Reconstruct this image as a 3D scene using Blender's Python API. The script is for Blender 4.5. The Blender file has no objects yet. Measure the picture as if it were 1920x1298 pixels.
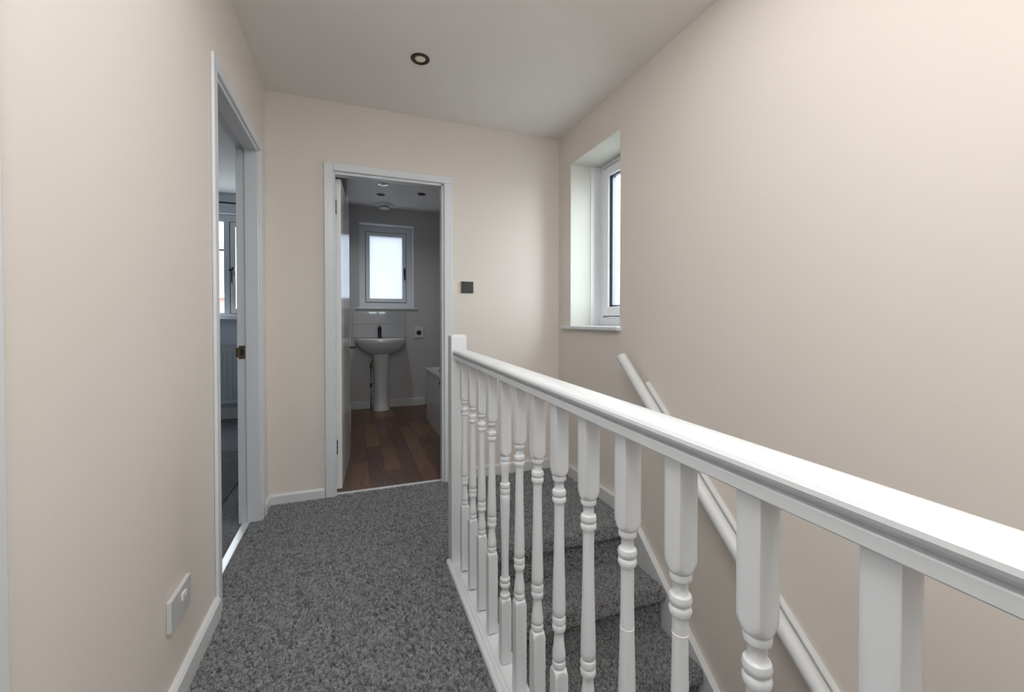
import bpy, bmesh, math, random
from mathutils import Vector, Matrix
random.seed(7)
R = math.radians
scn = bpy.context.scene
COL = scn.collection

# ------------------------------------------------------------------ camera, sky, lights, exposure
cam_d = bpy.data.cameras.new('camera')
cam = bpy.data.objects.new('camera', cam_d)
COL.objects.link(cam)
cam.location = (0, 0, 1.073)
cam.rotation_euler = (math.pi/2 - 0.0137, 0, -0.3604)
cam_d.sensor_width = 36
cam_d.lens = 790*36/1920
cam_d.shift_y = -35.2/1920
cam_d.clip_start = 0.02
cam_d.clip_end = 300
scn.camera = cam

vs = scn.view_settings
vs.view_transform = 'Standard'
vs.look = 'None'
vs.exposure = 1.46
vs.gamma = 1.0
vs.use_curve_mapping = False

world = bpy.data.worlds.new('overcast_sky')
scn.world = world
world.use_nodes = True
wn = world.node_tree
wn.nodes.clear()
w_out = wn.nodes.new('ShaderNodeOutputWorld')
w_bg = wn.nodes.new('ShaderNodeBackground')
w_bg.inputs['Color'].default_value = (0.88, 0.94, 1.0, 1)
w_bg.inputs['Strength'].default_value = 4.6
wn.links.new(w_bg.outputs[0], w_out.inputs[0])


def area(name, loc, rot, sx, sy, power, color=(1, 1, 1), portal=False, spread=math.pi):
    l = bpy.data.lights.new(name, 'AREA')
    l.shape = 'RECTANGLE'
    l.size, l.size_y = sx, sy
    l.energy = power
    l.color = color
    l.spread = spread
    if portal:
        l.cycles.is_portal = True
    o = bpy.data.objects.new(name, l)
    o.location = loc
    o.rotation_euler = rot
    COL.objects.link(o)
    return o


# added soft overhead fill, out of frame just under the landing ceiling; no fitting
area('landing_fill_light', (0.35, 0.25, 2.385), (0, 0, 0), 1.6, 2.1, 7.5, (1.0, 0.99, 0.98))
# added unseen point fill above the viewpoint, without a lamp body
pl = bpy.data.lights.new('overhead_point_fill', 'POINT')
pl.energy = 6.0
pl.color = (1.0, 0.99, 0.98)
pl.shadow_soft_size = 0.22
po = bpy.data.objects.new('overhead_point_fill', pl)
po.location = (0.0, 0.1, 2.1)
COL.objects.link(po)
# sky portals in the four window openings: they only guide the sampling of the daylight
area('daylight_rear_window', (0.65, -1.88, 1.65), (R(90), 0, R(180)), 0.6, 0.8, 1, portal=True)
area('daylight_stair_window', (1.719, 2.3125, 1.604), (0, R(90), 0), 1.12, 0.585, 1, portal=True)
area('daylight_bedroom_window', (-1.325, 5.45+0.295, 1.686), (R(-90), 0, 0), 1.29, 1.15, 1, portal=True)
area('daylight_bathroom_window', (0.3965, 5.45+0.295, 1.76), (R(-90), 0, 0), 0.65, 1.035, 1, portal=True)


# ------------------------------------------------------------------ materials
def srgb(r, g, b):
    f = lambda c: (c/255/12.92) if c/255 <= 0.04045 else ((c/255+0.055)/1.055)**2.4
    return (f(r), f(g), f(b), 1)


def mat(name, col, rough=0.5, metal=0.0, noise=None, bump=None, spec=0.5, coat=0.0):
    m = bpy.data.materials.new(name)
    m.use_nodes = True
    nt = m.node_tree
    p = nt.nodes['Principled BSDF']
    p.inputs['Base Color'].default_value = col
    p.inputs['Roughness'].default_value = rough
    p.inputs['Metallic'].default_value = metal
    p.inputs['Specular IOR Level'].default_value = spec
    p.inputs['Coat Weight'].default_value = coat
    tc = nt.nodes.new('ShaderNodeTexCoord')
    if noise:
        sc, amt = noise
        n = nt.nodes.new('ShaderNodeTexNoise')
        n.inputs['Scale'].default_value = sc
        n.inputs['Detail'].default_value = 3
        nt.links.new(tc.outputs['Object'], n.inputs['Vector'])
        r = nt.nodes.new('ShaderNodeValToRGB')
        r.color_ramp.elements[0].position = 0.3
        r.color_ramp.elements[1].position = 0.7
        r.color_ramp.elements[0].color = tuple(c*(1-amt) for c in col[:3])+(1,)
        r.color_ramp.elements[1].color = tuple(min(1, c*(1+amt)) for c in col[:3])+(1,)
        nt.links.new(n.outputs['Fac'], r.inputs['Fac'])
        nt.links.new(r.outputs['Color'], p.inputs['Base Color'])
    if bump:
        sc, st, dist = bump
        n2 = nt.nodes.new('ShaderNodeTexNoise')
        n2.inputs['Scale'].default_value = sc
        n2.inputs['Detail'].default_value = 4
        nt.links.new(tc.outputs['Object'], n2.inputs['Vector'])
        b = nt.nodes.new('ShaderNodeBump')
        b.inputs['Strength'].default_value = st
        b.inputs['Distance'].default_value = dist
        nt.links.new(n2.outputs['Fac'], b.inputs['Height'])
        nt.links.new(b.outputs['Normal'], p.inputs['Normal'])
    return m


M = {}
M['wall'] = mat('cream_emulsion', srgb(226, 218, 210), 0.75, noise=(1.3, 0.015), bump=(90, 0.08, 0.002), spec=0.3)
M['ceiling'] = mat('white_ceiling_emulsion', srgb(240, 236, 233), 0.85, bump=(60, 0.06, 0.002), spec=0.2)
M['gloss'] = mat('white_gloss_paint', srgb(219, 223, 226), 0.28, noise=(3.0, 0.012), bump=(35, 0.05, 0.002))
M['gloss_dull'] = mat('white_satin_paint', srgb(220, 222, 222), 0.4, bump=(35, 0.05, 0.002))
M['reveal'] = mat('off_white_reveal_paint', srgb(206, 205, 197), 0.6, bump=(60, 0.05, 0.002))
M['repair'] = mat('white_filler_seam', srgb(246, 246, 244), 0.5)
M['bath_wall'] = mat('pale_grey_bathroom_paint', srgb(204, 203, 202), 0.6, bump=(90, 0.05, 0.002))
M['room_wall'] = mat('grey_blue_bedroom_paint', srgb(222, 228, 236), 0.7, bump=(90, 0.05, 0.002))
M['upvc'] = mat('white_upvc', srgb(236, 238, 240), 0.3)
M['gasket'] = mat('black_rubber_gasket', srgb(34, 34, 36), 0.6)
M['spacer'] = mat('grey_window_spacer', srgb(98, 104, 116), 0.4, metal=0.4)
M['ceramic'] = mat('white_ceramic', srgb(226, 227, 228), 0.08, coat=0.4)
M['acrylic'] = mat('white_acrylic', srgb(214, 215, 216), 0.12)
M['door_gloss'] = mat('white_high_gloss_door_paint', srgb(232, 232, 230), 0.16, bump=(12, 0.03, 0.003), coat=0.15)
M['chrome'] = mat('chrome', srgb(200, 200, 205), 0.12, metal=1.0)
M['dark_chrome'] = mat('dark_chrome', srgb(70, 72, 76), 0.2, metal=1.0)
M['brass'] = mat('aged_brass', srgb(120, 108, 84), 0.35, metal=1.0)
M['steel'] = mat('satin_steel', srgb(168, 168, 166), 0.4, metal=0.3)
M['bronze'] = mat('dark_bronze', srgb(74, 64, 50), 0.35, metal=0.8)
M['lens'] = mat('pale_lamp_lens', srgb(240, 238, 215), 0.3)
M['lens_bright'] = mat('white_lamp_lens', srgb(245, 246, 248), 0.2)
M['black'] = mat('matt_black', srgb(26, 26, 26), 0.5)
M['dark_grey_plastic'] = mat('dark_grey_plastic', srgb(62, 62, 62), 0.35)
M['socket'] = mat('white_moulded_plastic', srgb(206, 207, 206), 0.35)
M['tile'] = mat('glossy_grey_splashback_tile', srgb(188, 189, 192), 0.05, coat=0.5)
M['grout'] = mat('white_grout', srgb(215, 215, 215), 0.8)
M['strip'] = mat('bright_aluminium_strip', srgb(226, 228, 230), 0.35, metal=0.15)
M['radiator'] = mat('white_radiator_enamel', srgb(208, 212, 216), 0.35)
M['house_render'] = mat('white_render', srgb(232, 232, 232), 0.9, noise=(2, 0.03))
M['brick'] = mat('pale_red_brickwork', srgb(160, 130, 118), 0.9, noise=(9, 0.15))
M['roof_tile'] = mat('grey_roof_tile', srgb(120, 118, 118), 0.9, noise=(5, 0.15))
M['dark_glass'] = mat('dark_window_glass', srgb(60, 66, 72), 0.1)
M['paving'] = mat('pale_paving', srgb(150, 148, 144), 0.95, noise=(3, 0.2))


def carpet(name, dark, mid, light, brown=0.0):
    m = bpy.data.materials.new(name)
    m.use_nodes = True
    nt = m.node_tree
    L = nt.links.new
    p = nt.nodes['Principled BSDF']
    p.inputs['Roughness'].default_value = 0.95
    p.inputs['Specular IOR Level'].default_value = 0.15
    p.inputs['Sheen Weight'].default_value = 0.25
    tc = nt.nodes.new('ShaderNodeTexCoord')
    n = nt.nodes.new('ShaderNodeTexNoise')
    n.inputs['Scale'].default_value = 125
    n.inputs['Detail'].default_value = 3
    n.inputs['Roughness'].default_value = 0.7
    L(tc.outputs['Object'], n.inputs['Vector'])
    n2 = nt.nodes.new('ShaderNodeTexNoise')
    n2.inputs['Scale'].default_value = 55
    n2.inputs['Detail'].default_value = 3
    L(tc.outputs['Object'], n2.inputs['Vector'])
    n3 = nt.nodes.new('ShaderNodeTexNoise')
    n3.inputs['Scale'].default_value = 4.5
    n3.inputs['Detail'].default_value = 2
    L(tc.outputs['Object'], n3.inputs['Vector'])
    a = nt.nodes.new('ShaderNodeMath'); a.operation = 'MULTIPLY_ADD'
    a.inputs[1].default_value = 0.22
    L(n2.outputs['Fac'], a.inputs[0])
    b = nt.nodes.new('ShaderNodeMath'); b.operation = 'MULTIPLY_ADD'
    b.inputs[1].default_value = 0.12
    L(n3.outputs['Fac'], b.inputs[0])
    L(b.outputs[0], a.inputs[2])
    s = nt.nodes.new('ShaderNodeMath'); s.operation = 'MULTIPLY'
    s.inputs[1].default_value = 0.90
    L(n.outputs['Fac'], s.inputs[0])
    L(s.outputs[0], b.inputs[2])
    r = nt.nodes.new('ShaderNodeValToRGB')
    e = r.color_ramp.elements
    e[0].position = 0.52; e[0].color = dark
    e[1].position = 0.76; e[1].color = light
    k = e.new(0.63); k.color = mid
    L(a.outputs[0], r.inputs['Fac'])
    L(r.outputs['Color'], p.inputs['Base Color'])
    bp = nt.nodes.new('ShaderNodeBump')
    bp.inputs['Strength'].default_value = 1.0
    bp.inputs['Distance'].default_value = 0.006
    L(a.outputs[0], bp.inputs['Height'])
    L(bp.outputs['Normal'], p.inputs['Normal'])
    return m


M['carpet'] = carpet('grey_twist_pile_carpet', srgb(52, 52, 53), srgb(96, 96, 97), srgb(140, 140, 140))
M['bed_carpet'] = carpet('dark_grey_bedroom_carpet', srgb(46, 47, 50), srgb(98, 99, 103), srgb(140, 141, 146))
M['rug'] = carpet('charcoal_rug_pile', srgb(30, 32, 34), srgb(58, 62, 64), srgb(98, 104, 106))


def glass_mat(name, tint=(1, 1, 1, 1)):
    m = bpy.data.materials.new(name)
    m.use_nodes = True
    nt = m.node_tree
    nt.nodes.clear()
    o = nt.nodes.new('ShaderNodeOutputMaterial')
    mx = nt.nodes.new('ShaderNodeMixShader')
    tr = nt.nodes.new('ShaderNodeBsdfTransparent')
    tr.inputs['Color'].default_value = tint
    gl = nt.nodes.new('ShaderNodeBsdfGlossy')
    gl.inputs['Roughness'].default_value = 0.02
    mx.inputs[0].default_value = 0.06
    nt.links.new(tr.outputs[0], mx.inputs[1])
    nt.links.new(gl.outputs[0], mx.inputs[2])
    nt.links.new(mx.outputs[0], o.inputs[0])
    return m


M['glass'] = glass_mat('clear_window_glass', (0.96, 0.98, 0.98, 1))


def frosted():
    m = bpy.data.materials.new('frosted_window_glass')
    m.use_nodes = True
    nt = m.node_tree
    nt.nodes.clear()
    o = nt.nodes.new('ShaderNodeOutputMaterial')
    mx = nt.nodes.new('ShaderNodeMixShader')
    mx.inputs[0].default_value = 0.08
    tl = nt.nodes.new('ShaderNodeBsdfTranslucent')
    tl.inputs['Color'].default_value = (0.40, 0.42, 0.45, 1)
    gl = nt.nodes.new('ShaderNodeBsdfGlossy')
    gl.inputs['Roughness'].default_value = 0.3
    nt.links.new(tl.outputs[0], mx.inputs[1])
    nt.links.new(gl.outputs[0], mx.inputs[2])
    nt.links.new(mx.outputs[0], o.inputs[0])
    return m


M['frosted'] = frosted()


def wood(name, base, seed):
    m = bpy.data.materials.new(name)
    m.use_nodes = True
    nt = m.node_tree
    L = nt.links.new
    p = nt.nodes['Principled BSDF']
    p.inputs['Roughness'].default_value = 0.38
    tc = nt.nodes.new('ShaderNodeTexCoord')
    mp = nt.nodes.new('ShaderNodeMapping')
    mp.inputs['Scale'].default_value = (14, 1.6, 14)
    mp.inputs['Location'].default_value = (seed*3.1, seed*1.7, 0)
    L(tc.outputs['Object'], mp.inputs['Vector'])
    n = nt.nodes.new('ShaderNodeTexNoise')
    n.inputs['Scale'].default_value = 6
    n.inputs['Detail'].default_value = 6
    L(mp.outputs[0], n.inputs['Vector'])
    r = nt.nodes.new('ShaderNodeValToRGB')
    r.color_ramp.elements[0].position = 0.3
    r.color_ramp.elements[1].position = 0.72
    r.color_ramp.elements[0].color = tuple(c*0.62 for c in base[:3])+(1,)
    r.color_ramp.elements[1].color = tuple(c*1.35 for c in base[:3])+(1,)
    L(n.outputs['Fac'], r.inputs['Fac'])
    L(r.outputs['Color'], p.inputs['Base Color'])
    return m


def pile_mat(name, dark, light):
    m = bpy.data.materials.new(name)
    m.use_nodes = True
    nt = m.node_tree
    p = nt.nodes['Principled BSDF']
    p.inputs['Roughness'].default_value = 0.9
    p.inputs['Specular IOR Level'].default_value = 0.2
    oi = nt.nodes.new('ShaderNodeObjectInfo')
    r = nt.nodes.new('ShaderNodeValToRGB')
    r.color_ramp.elements[0].color = dark
    r.color_ramp.elements[1].color = light
    nt.links.new(oi.outputs['Random'], r.inputs['Fac'])
    nt.links.new(r.outputs['Color'], p.inputs['Base Color'])
    return m


M['pile'] = pile_mat('grey_carpet_yarn', srgb(108, 109, 112), srgb(200, 201, 202))
WOODS = [wood('walnut_plank_tone_%d' % i, c, i) for i, c in enumerate(
    [srgb(104, 76, 58), srgb(116, 86, 64), srgb(90, 62, 51), srgb(124, 92, 68), srgb(100, 69, 56), srgb(98, 70, 52)])]


# ------------------------------------------------------------------ mesh helpers
def new_bm():
    return bmesh.new()


def box(bm, x0, x1, y0, y1, z0, z1, bev=0.0, seg=2):
    t = bmesh.new()
    vs_ = [t.verts.new((x, y, z)) for z in (z0, z1) for y in (y0, y1) for x in (x0, x1)]
    for f in ((0, 2, 3, 1), (4, 5, 7, 6), (0, 1, 5, 4), (2, 6, 7, 3), (0, 4, 6, 2), (1, 3, 7, 5)):
        t.faces.new([vs_[i] for i in f])
    if bev > 0:
        bmesh.ops.bevel(t, geom=list(t.edges), offset=bev, segments=seg, profile=0.5, affect='EDGES')
    merge(bm, t)


def merge(bm, t, mtx=None):
    if mtx is not None:
        t.transform(mtx)
    me = bpy.data.meshes.new('tmp')
    t.to_mesh(me)
    t.free()
    bm.from_mesh(me)
    bpy.data.meshes.remove(me)


def prism(bm, pts, axis, a0, a1, mtx=None):
    """closed profile pts extruded along axis ('x': pts=(y,z), 'y': pts=(x,z), 'z': pts=(x,y))"""
    t = bmesh.new()

    def P(p, a):
        if axis == 'x': return (a, p[0], p[1])
        if axis == 'y': return (p[0], a, p[1])
        return (p[0], p[1], a)
    A = [t.verts.new(P(p, a0)) for p in pts]
    B = [t.verts.new(P(p, a1)) for p in pts]
    n = len(pts)
    t.faces.new(A)
    t.faces.new(B[::-1])
    for i in range(n):
        t.faces.new((A[i], B[i], B[(i+1) % n], A[(i+1) % n]))
    bmesh.ops.recalc_face_normals(t, faces=t.faces)
    merge(bm, t, mtx)


def rings(bm, rs, closed=True, cap=True, mtx=None):
    """loft a list of rings, each a list of 3d points"""
    t = bmesh.new()
    V = [[t.verts.new(p) for p in r] for r in rs]
    n = len(rs[0])
    for i in range(len(V)-1):
        for j in range(n if closed else n-1):
            k = (j+1) % n
            t.faces.new((V[i][j], V[i][k], V[i+1][k], V[i+1][j]))
    if cap:
        t.faces.new(V[0][::-1])
        t.faces.new(V[-1])
    bmesh.ops.recalc_face_normals(t, faces=t.faces)
    merge(bm, t, mtx)


def lathe(bm, prof, n=24, mtx=None, centre=(0, 0, 0)):
    cx, cy, cz = centre
    rs = [[(cx+r*math.cos(2*math.pi*j/n), cy+r*math.sin(2*math.pi*j/n), cz+z) for j in range(n)] for r, z in prof]
    rings(bm, rs, mtx=mtx)


def tube(bm, pts, r, n=12):
    rs = []
    P = [Vector(p) for p in pts]
    up = Vector((0, 0, 1))
    for i, p in enumerate(P):
        d = (P[min(i+1, len(P)-1)]-P[max(i-1, 0)]).normalized()
        a = d.cross(up)
        if a.length < 1e-3: a = d.cross(Vector((1, 0, 0)))
        a.normalize()
        b = a.cross(d).normalized()
        rs.append([tuple(p+a*r*math.cos(2*math.pi*j/n)+b*r*math.sin(2*math.pi*j/n)) for j in range(n)])
    rings(bm, rs)


def obj(name, bm, m, parent=None, smooth=None, loc=None):
    me = bpy.data.meshes.new(name)
    bm.to_mesh(me)
    bm.free()
    ms = m if isinstance(m, list) else [m]
    for q in ms: me.materials.append(q)
    o = bpy.data.objects.new(name, me)
    COL.objects.link(o)
    if parent is not None: o.parent = parent
    if loc is not None: o.location = loc
    if smooth is not None:
        sharp_smooth(me, smooth)
    return o


def sharp_smooth(me, ang):
    b = bmesh.new()
    b.from_mesh(me)
    for f in b.faces: f.smooth = True
    for e in b.edges:
        if len(e.link_faces) == 2 and e.calc_face_angle(0) > R(ang): e.smooth = False
    b.to_mesh(me)
    b.free()


def empty(name, loc=(0, 0, 0), rz=0):
    o = bpy.data.objects.new(name, None)
    o.location = loc
    o.rotation_euler = (0, 0, rz)
    o.empty_display_size = 0.1
    COL.objects.link(o)
    return o


def tag(o, label=None, cat=None, group=None, kind=None):
    if label: o['label'] = label
    if cat: o['category'] = cat
    if group: o['group'] = group
    if kind: o['kind'] = kind
    return o


def B(*bx):
    bm = new_bm()
    for b in bx: box(bm, *b)
    return bm


def struct(name, bm, m, label=None, cat=None, **k):
    o = obj(name, bm, m, **k)
    return tag(o, label, cat, kind='structure')


# ------------------------------------------------------------------ dimensions
XL, XR, YB, H = -0.47, 1.415, 2.78, 2.40
XLo = -0.573                    # far face of the left wall
YF, ZC = 5.45, 2.48             # outer wall of the house, ceiling of the far rooms
YR = -1.6                       # wall behind the camera
ZD = -2.67                      # floor of the hall below

# ------------------------------------------------------------------ room shell
D1 = (1.833, 2.585, 1.985)      # left doorway y0 y1 top
D3 = (-0.02, 0.738, 1.985)
struct('wall_left', B((XLo, XL, YR, D3[0]-0.025, -0.25, H), (XLo, XL, D3[0]-0.025, D3[1]+0.025, D3[2]+0.025, H),
                      (XLo, XL, D3[1]+0.025, D1[0]-0.025, -0.25, H), (XLo, XL, D1[0]-0.025, D1[1]+0.025, D1[2]+0.025, H),
                      (XLo, XL, D1[1]+0.025, YB, -0.25, H)), M['wall'],
       'long cream painted wall on the left of the landing', 'wall')
D2 = (-0.105, 0.5615, 1.98)
struct('wall_back', B((XLo, D2[0]-0.025, YB, YB+0.1, -0.25, H), (D2[0]-0.025, D2[1]+0.025, YB, YB+0.1, D2[2]+0.025, H),
                      (D2[1]+0.025, XR, YB, YB+0.1, -0.25, H)), M['wall'],
       'cream painted end wall holding the bathroom doorway', 'wall')
W1 = (2.02, 2.605, 1.043, 2.165)
struct('wall_right', B((XR, 1.72, YR, W1[0], ZD, H), (XR, 1.72, W1[1], 2.88, ZD, H),
                       (XR, 1.72, W1[0], W1[1], ZD, W1[2]-0.022), (XR, 1.72, W1[0], W1[1], W1[3], H)), M['wall'],
       'tall cream painted wall above the stairs with a small window', 'wall')
WR = (0.35, 0.95, 1.25, 2.05)    # added window behind the camera, sized for the daylight it lets in
struct('wall_rear', B((XLo, WR[0], YR-0.3, YR, ZD, H), (WR[1], 1.72, YR-0.3, YR, ZD, H),
                      (WR[0], WR[1], YR-0.3, YR, ZD, WR[2]), (WR[0], WR[1], YR-0.3, YR, WR[3], H)), M['wall'],
       'cream painted wall behind the viewpoint', 'wall')
struct('ceiling', B((XLo, 1.72, YR-0.3, YB+0.1, H, H+0.08)), M['ceiling'], 'white painted ceiling over the landing and stairs', 'ceiling')
XE = 0.465                      # stair side edge of the landing floor
floor = struct('floor', B((XL, XE-0.055, YR, 1.86, -0.03, 0), (XL, XR-0.03, 1.905, YB+0.03, -0.03, 0), (XLo, XL, D1[0]-0.02, D1[1]+0.02, -0.03, 0),
                          (XL, XE-0.055, 1.86, 1.905, -0.03, 0)), M['carpet'],
       'grey twist-pile carpet covering the landing', 'floor')
struct('wall_stair_left', B((XE-0.055, XE, YR, 1.83, ZD, -0.001)), M['gloss_dull'], 'white boarding under the balustrade beside the stairs', 'wall')
struct('floor_lower_hall', B((XE, XR, YR, 2.3, ZD-0.05, ZD)), M['carpet'], 'grey carpet of the hall at the foot of the stairs', 'floor')
struct('wall_under_landing', B((XE, XR, 2.2, 2.28, ZD, -0.25)), M['wall'], 'cream wall below the landing at the stair back', 'wall')

# far rooms
WB = (0.071, 0.722, 1.243, 2.278)
WL = (-1.97, -0.68, 1.11, 2.262)
struct('wall_outer_bathroom', B((-0.13, WB[0], YF, YF+0.3, -0.25, ZC), (WB[1], 1.72, YF, YF+0.3, -0.25, ZC),
                                (WB[0], WB[1], YF, YF+0.3, -0.25, WB[2]-0.02), (WB[0], WB[1], YF, YF+0.3, WB[3], ZC)), M['bath_wall'],
       'pale grey bathroom wall behind the basin and window', 'wall')
struct('wall_outer_bedroom', B((-3.6, WL[0], YF, YF+0.3, -0.25, ZC), (WL[1], -0.13, YF, YF+0.3, -0.25, ZC),
                               (WL[0], WL[1], YF, YF+0.3, -0.25, WL[2]-0.03), (WL[0], WL[1], YF, YF+0.3, WL[3], ZC)), M['room_wall'],
       'blue-grey bedroom wall behind the radiator and window', 'wall')
struct('wall_bathroom_left', B((-0.22, -0.13, YB+0.1, YF, -0.25, ZC), (-0.13, -0.045, 3.62, YF, -0.25, ZC)), M['bath_wall'],
       'pale grey wall behind the open bathroom door', 'wall')
struct('wall_bathroom_right', B((1.42, 1.5, YB+0.1, YF, -0.25, ZC)), M['bath_wall'], 'pale grey wall along the bathtub', 'wall')
struct('wall_bathroom_front', B((-0.22, -0.135, YB+0.1, YB+0.115, 0, ZC), (0.60, 1.42, YB+0.1, YB+0.115, 0, ZC), (-0.13, 0.6, YB+0.1, YB+0.115, 2.06, ZC)), M['bath_wall'],
       'bathroom side of the end wall around the doorway', 'wall')
struct('wall_bedroom_right', B((-0.32, -0.22, YB+0.1, YF, -0.25, ZC), (XLo, -0.32, YB+0.1, YB+0.115, -0.25, ZC)), M['room_wall'], 'blue-grey bedroom wall beside the bathroom', 'wall')
struct('wall_bedroom_front', B((-3.6, XLo, 0.85, 0.95, -0.25, ZC)), M['room_wall'], 'blue-grey bedroom wall nearest the viewpoint', 'wall')
struct('wall_bedroom_left', B((-3.7, -3.6, 0.85, YF+0.3, -0.25, ZC)), M['room_wall'], 'blue-grey bedroom wall furthest left', 'wall')
struct('ceiling_bathroom', B((-0.22, 1.5, YB+0.1, YF, ZC, ZC+0.06), (-0.22, 1.5, YB+0.1, YB+0.115, H, ZC)), M['ceiling'], 'white bathroom ceiling with downlights', 'ceiling')
struct('ceiling_bedroom', B((-3.7, XLo, 0.85, YF+0.3, ZC, ZC+0.06), (XLo, -0.22, YB+0.1, YF, ZC, ZC+0.06)), M['ceiling'], 'white bedroom ceiling', 'ceiling')
struct('floor_bedroom', B((-3.6, XLo, 0.95, YF, -0.05, 0.0), (XLo, -0.32, YB+0.1, YF, -0.05, 0.0)), M['bed_carpet'], 'dark grey bedroom carpet beyond the left doorway', 'floor')

# bathroom floor laid plank by plank
fb = struct('floor_bathroom', B((-0.13, 1.42, YB+0.03, YF, -0.06, -0.006)), M['black'], 'dark brown wood plank floor in the bathroom', 'floor')
pw = 0.112
plank_meshes = {}
ix = 0
x = -0.125
while x < 0.86:
    y = YB+0.035 - random.uniform(0, 0.28)
    x1 = min(x+pw, 1.42)
    while y < YF:
        ln = random.choice([0.30, 0.42, 0.55])
        y0, y1 = max(y, YB+0.035), min(y+ln, YF)
        if y1-y0 > 0.03:
            bm = B((x+0.0002, x1-0.0002, y0+0.0002, y1-0.0002, -0.006, 0.006+random.uniform(-0.0002, 0.0002), 0.0006, 1))
            obj('plank', bm, random.choice(WOODS), fb)
        y += ln
    x += pw
obj('underfloor_board', B((x, 1.42, YB+0.035, YF, -0.006, 0.005)), WOODS[2], fb)


# ------------------------------------------------------------------ skirting boards
def skirt_prof(t, h):
    return [(0, 0), (t, 0), (t, h-0.010), (t-0.007, h-0.001), (t-0.010, h), (0, h)]


def skirting(name, x0, y0, x1, y1, nx, ny, h, t, z0=0.0, m='gloss_dull', label=None):
    """board from (x0,y0) to (x1,y1) on a wall, sticking out along (nx,ny)"""
    bm = new_bm()
    A = []
    for px, py in ((x0, y0), (x1, y1)):
        A.append([(px+nx*a, py+ny*a, z0+b) for a, b in skirt_prof(t, h)])
    rings(bm, A)
    return struct(name, bm, M[m], label, 'skirting board')


skirting('baseboard_left', XL, D3[1]+0.060, XL, 1.786, 1, 0, 0.078, 0.018, label='white skirting board along the left wall under the socket')
skirting('baseboard_left_corner', XL, D1[1]+0.062, XL, YB, 1, 0, 0.064, 0.016, label='short white skirting piece between bedroom doorway and corner')
skirting('baseboard_back_left', XL, YB, -0.166, YB, 0, -1, 0.064, 0.016, label='white skirting board left of the bathroom doorway')
skirting('baseboard_back_right', 0.62, YB, XR, YB, 0, -1, 0.078, 0.016, label='white skirting board behind the balusters on the end wall')
skirting('baseboard_bathroom_left', -0.045, YF, 0.86, YF, 0, -1, 0.10, 0.016, label='white bathroom skirting board behind the pedestal')
skirting('baseboard_bathroom_side', -0.045, 3.62, -0.045, YF, 1, 0, 0.10, 0.016, label='white skirting board behind the bathroom door')
skirting('baseboard_bedroom', -3.6, YF, -0.32, YF, 0, -1, 0.13, 0.018, label='white skirting board under the bedroom radiator')
skirting('baseboard_rear', XL, YR, XE-0.06, YR, 0, 1, 0.08, 0.016, label='white skirting board behind the viewpoint')


# ------------------------------------------------------------------ door frames
def arch_strip(bm, x0, x1, y0, y1, z0, z1):
    box(bm, x0, x1, y0, y1, z0, z1, 0.005, 2)


# door_1: open doorway in the left wall
d1 = tag(empty('door_1', (XL, (D1[0]+D1[1])/2, 0)), 'white framed bedroom doorway in the left wall', 'doorway', kind='structure')
ox, oy = XL, (D1[0]+D1[1])/2


def rel(dx, dy, *bx):
    """boxes given in world coordinates, stored relative to the parent at (dx,dy,0)"""
    bm = new_bm()
    for b in bx:
        b = list(b)
        b[0] -= dx; b[1] -= dx; b[2] -= dy; b[3] -= dy
        box(bm, *b)
    return bm


y0, y1, zt = D1
obj('door_lining', rel(ox, oy, (XLo, XL+0.001, y0-0.025, y0, 0, zt, 0.001, 1), (XLo, XL+0.001, y1, y1+0.025, 0, zt, 0.001, 1),
                       (XLo, XL+0.001, y0-0.025, y1+0.025, zt, zt+0.025, 0.001, 1)), M['gloss'], d1)
obj('door_stop', rel(ox, oy, (XL-0.062, XL+0.0005, y1-0.013, y1, 0, zt, 0.002, 1), (XL-0.062, XL+0.0005, y0, y0+0.013, 0, zt, 0.002, 1),
                     (XL-0.062, XL+0.0005, y0, y1, zt-0.013, zt, 0.002, 1)), M['gloss'], d1)
for nm, bx in (('architrave', (XL, XL+0.012, y0-0.048, y0-0.003, 0, zt+0.050, 0.004, 2)),
               ('architrave', (XL, XL+0.012, y1+0.003, y1+0.058, 0, zt+0.0035, 0.004, 2)),
               ('architrave', (XL, XL+0.012, y0-0.0035, y1+0.058, zt+0.003, zt+0.050, 0.004, 2))):
    obj(nm, rel(ox, oy, bx), M['gloss'], d1)
sp = obj('strike_plate', rel(ox, oy, (XL-0.095, XL-0.066, y1-0.003, y1, 0.875, 0.945, 0.001, 1)), M['brass'], d1)
tag(sp, 'brass latch strike plate')
obj('latch_hole', rel(ox, oy, (XL-0.088, XL-0.073, y1-0.0035, y1-0.0025, 0.895, 0.925)), M['black'], sp)
obj('strike_lip', rel(ox, oy, (XL-0.108, XL-0.092, y1-0.009, y1-0.001, 0.885, 0.935, 0.002, 1)), M['brass'], sp)
ts = obj('threshold_strip', rel(ox, oy, (XL-0.085, XL-0.050, y0, y1, 0, 0.008, 0.003, 2)), M['strip'], d1)
tag(ts, 'bright metal threshold strip')

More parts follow.
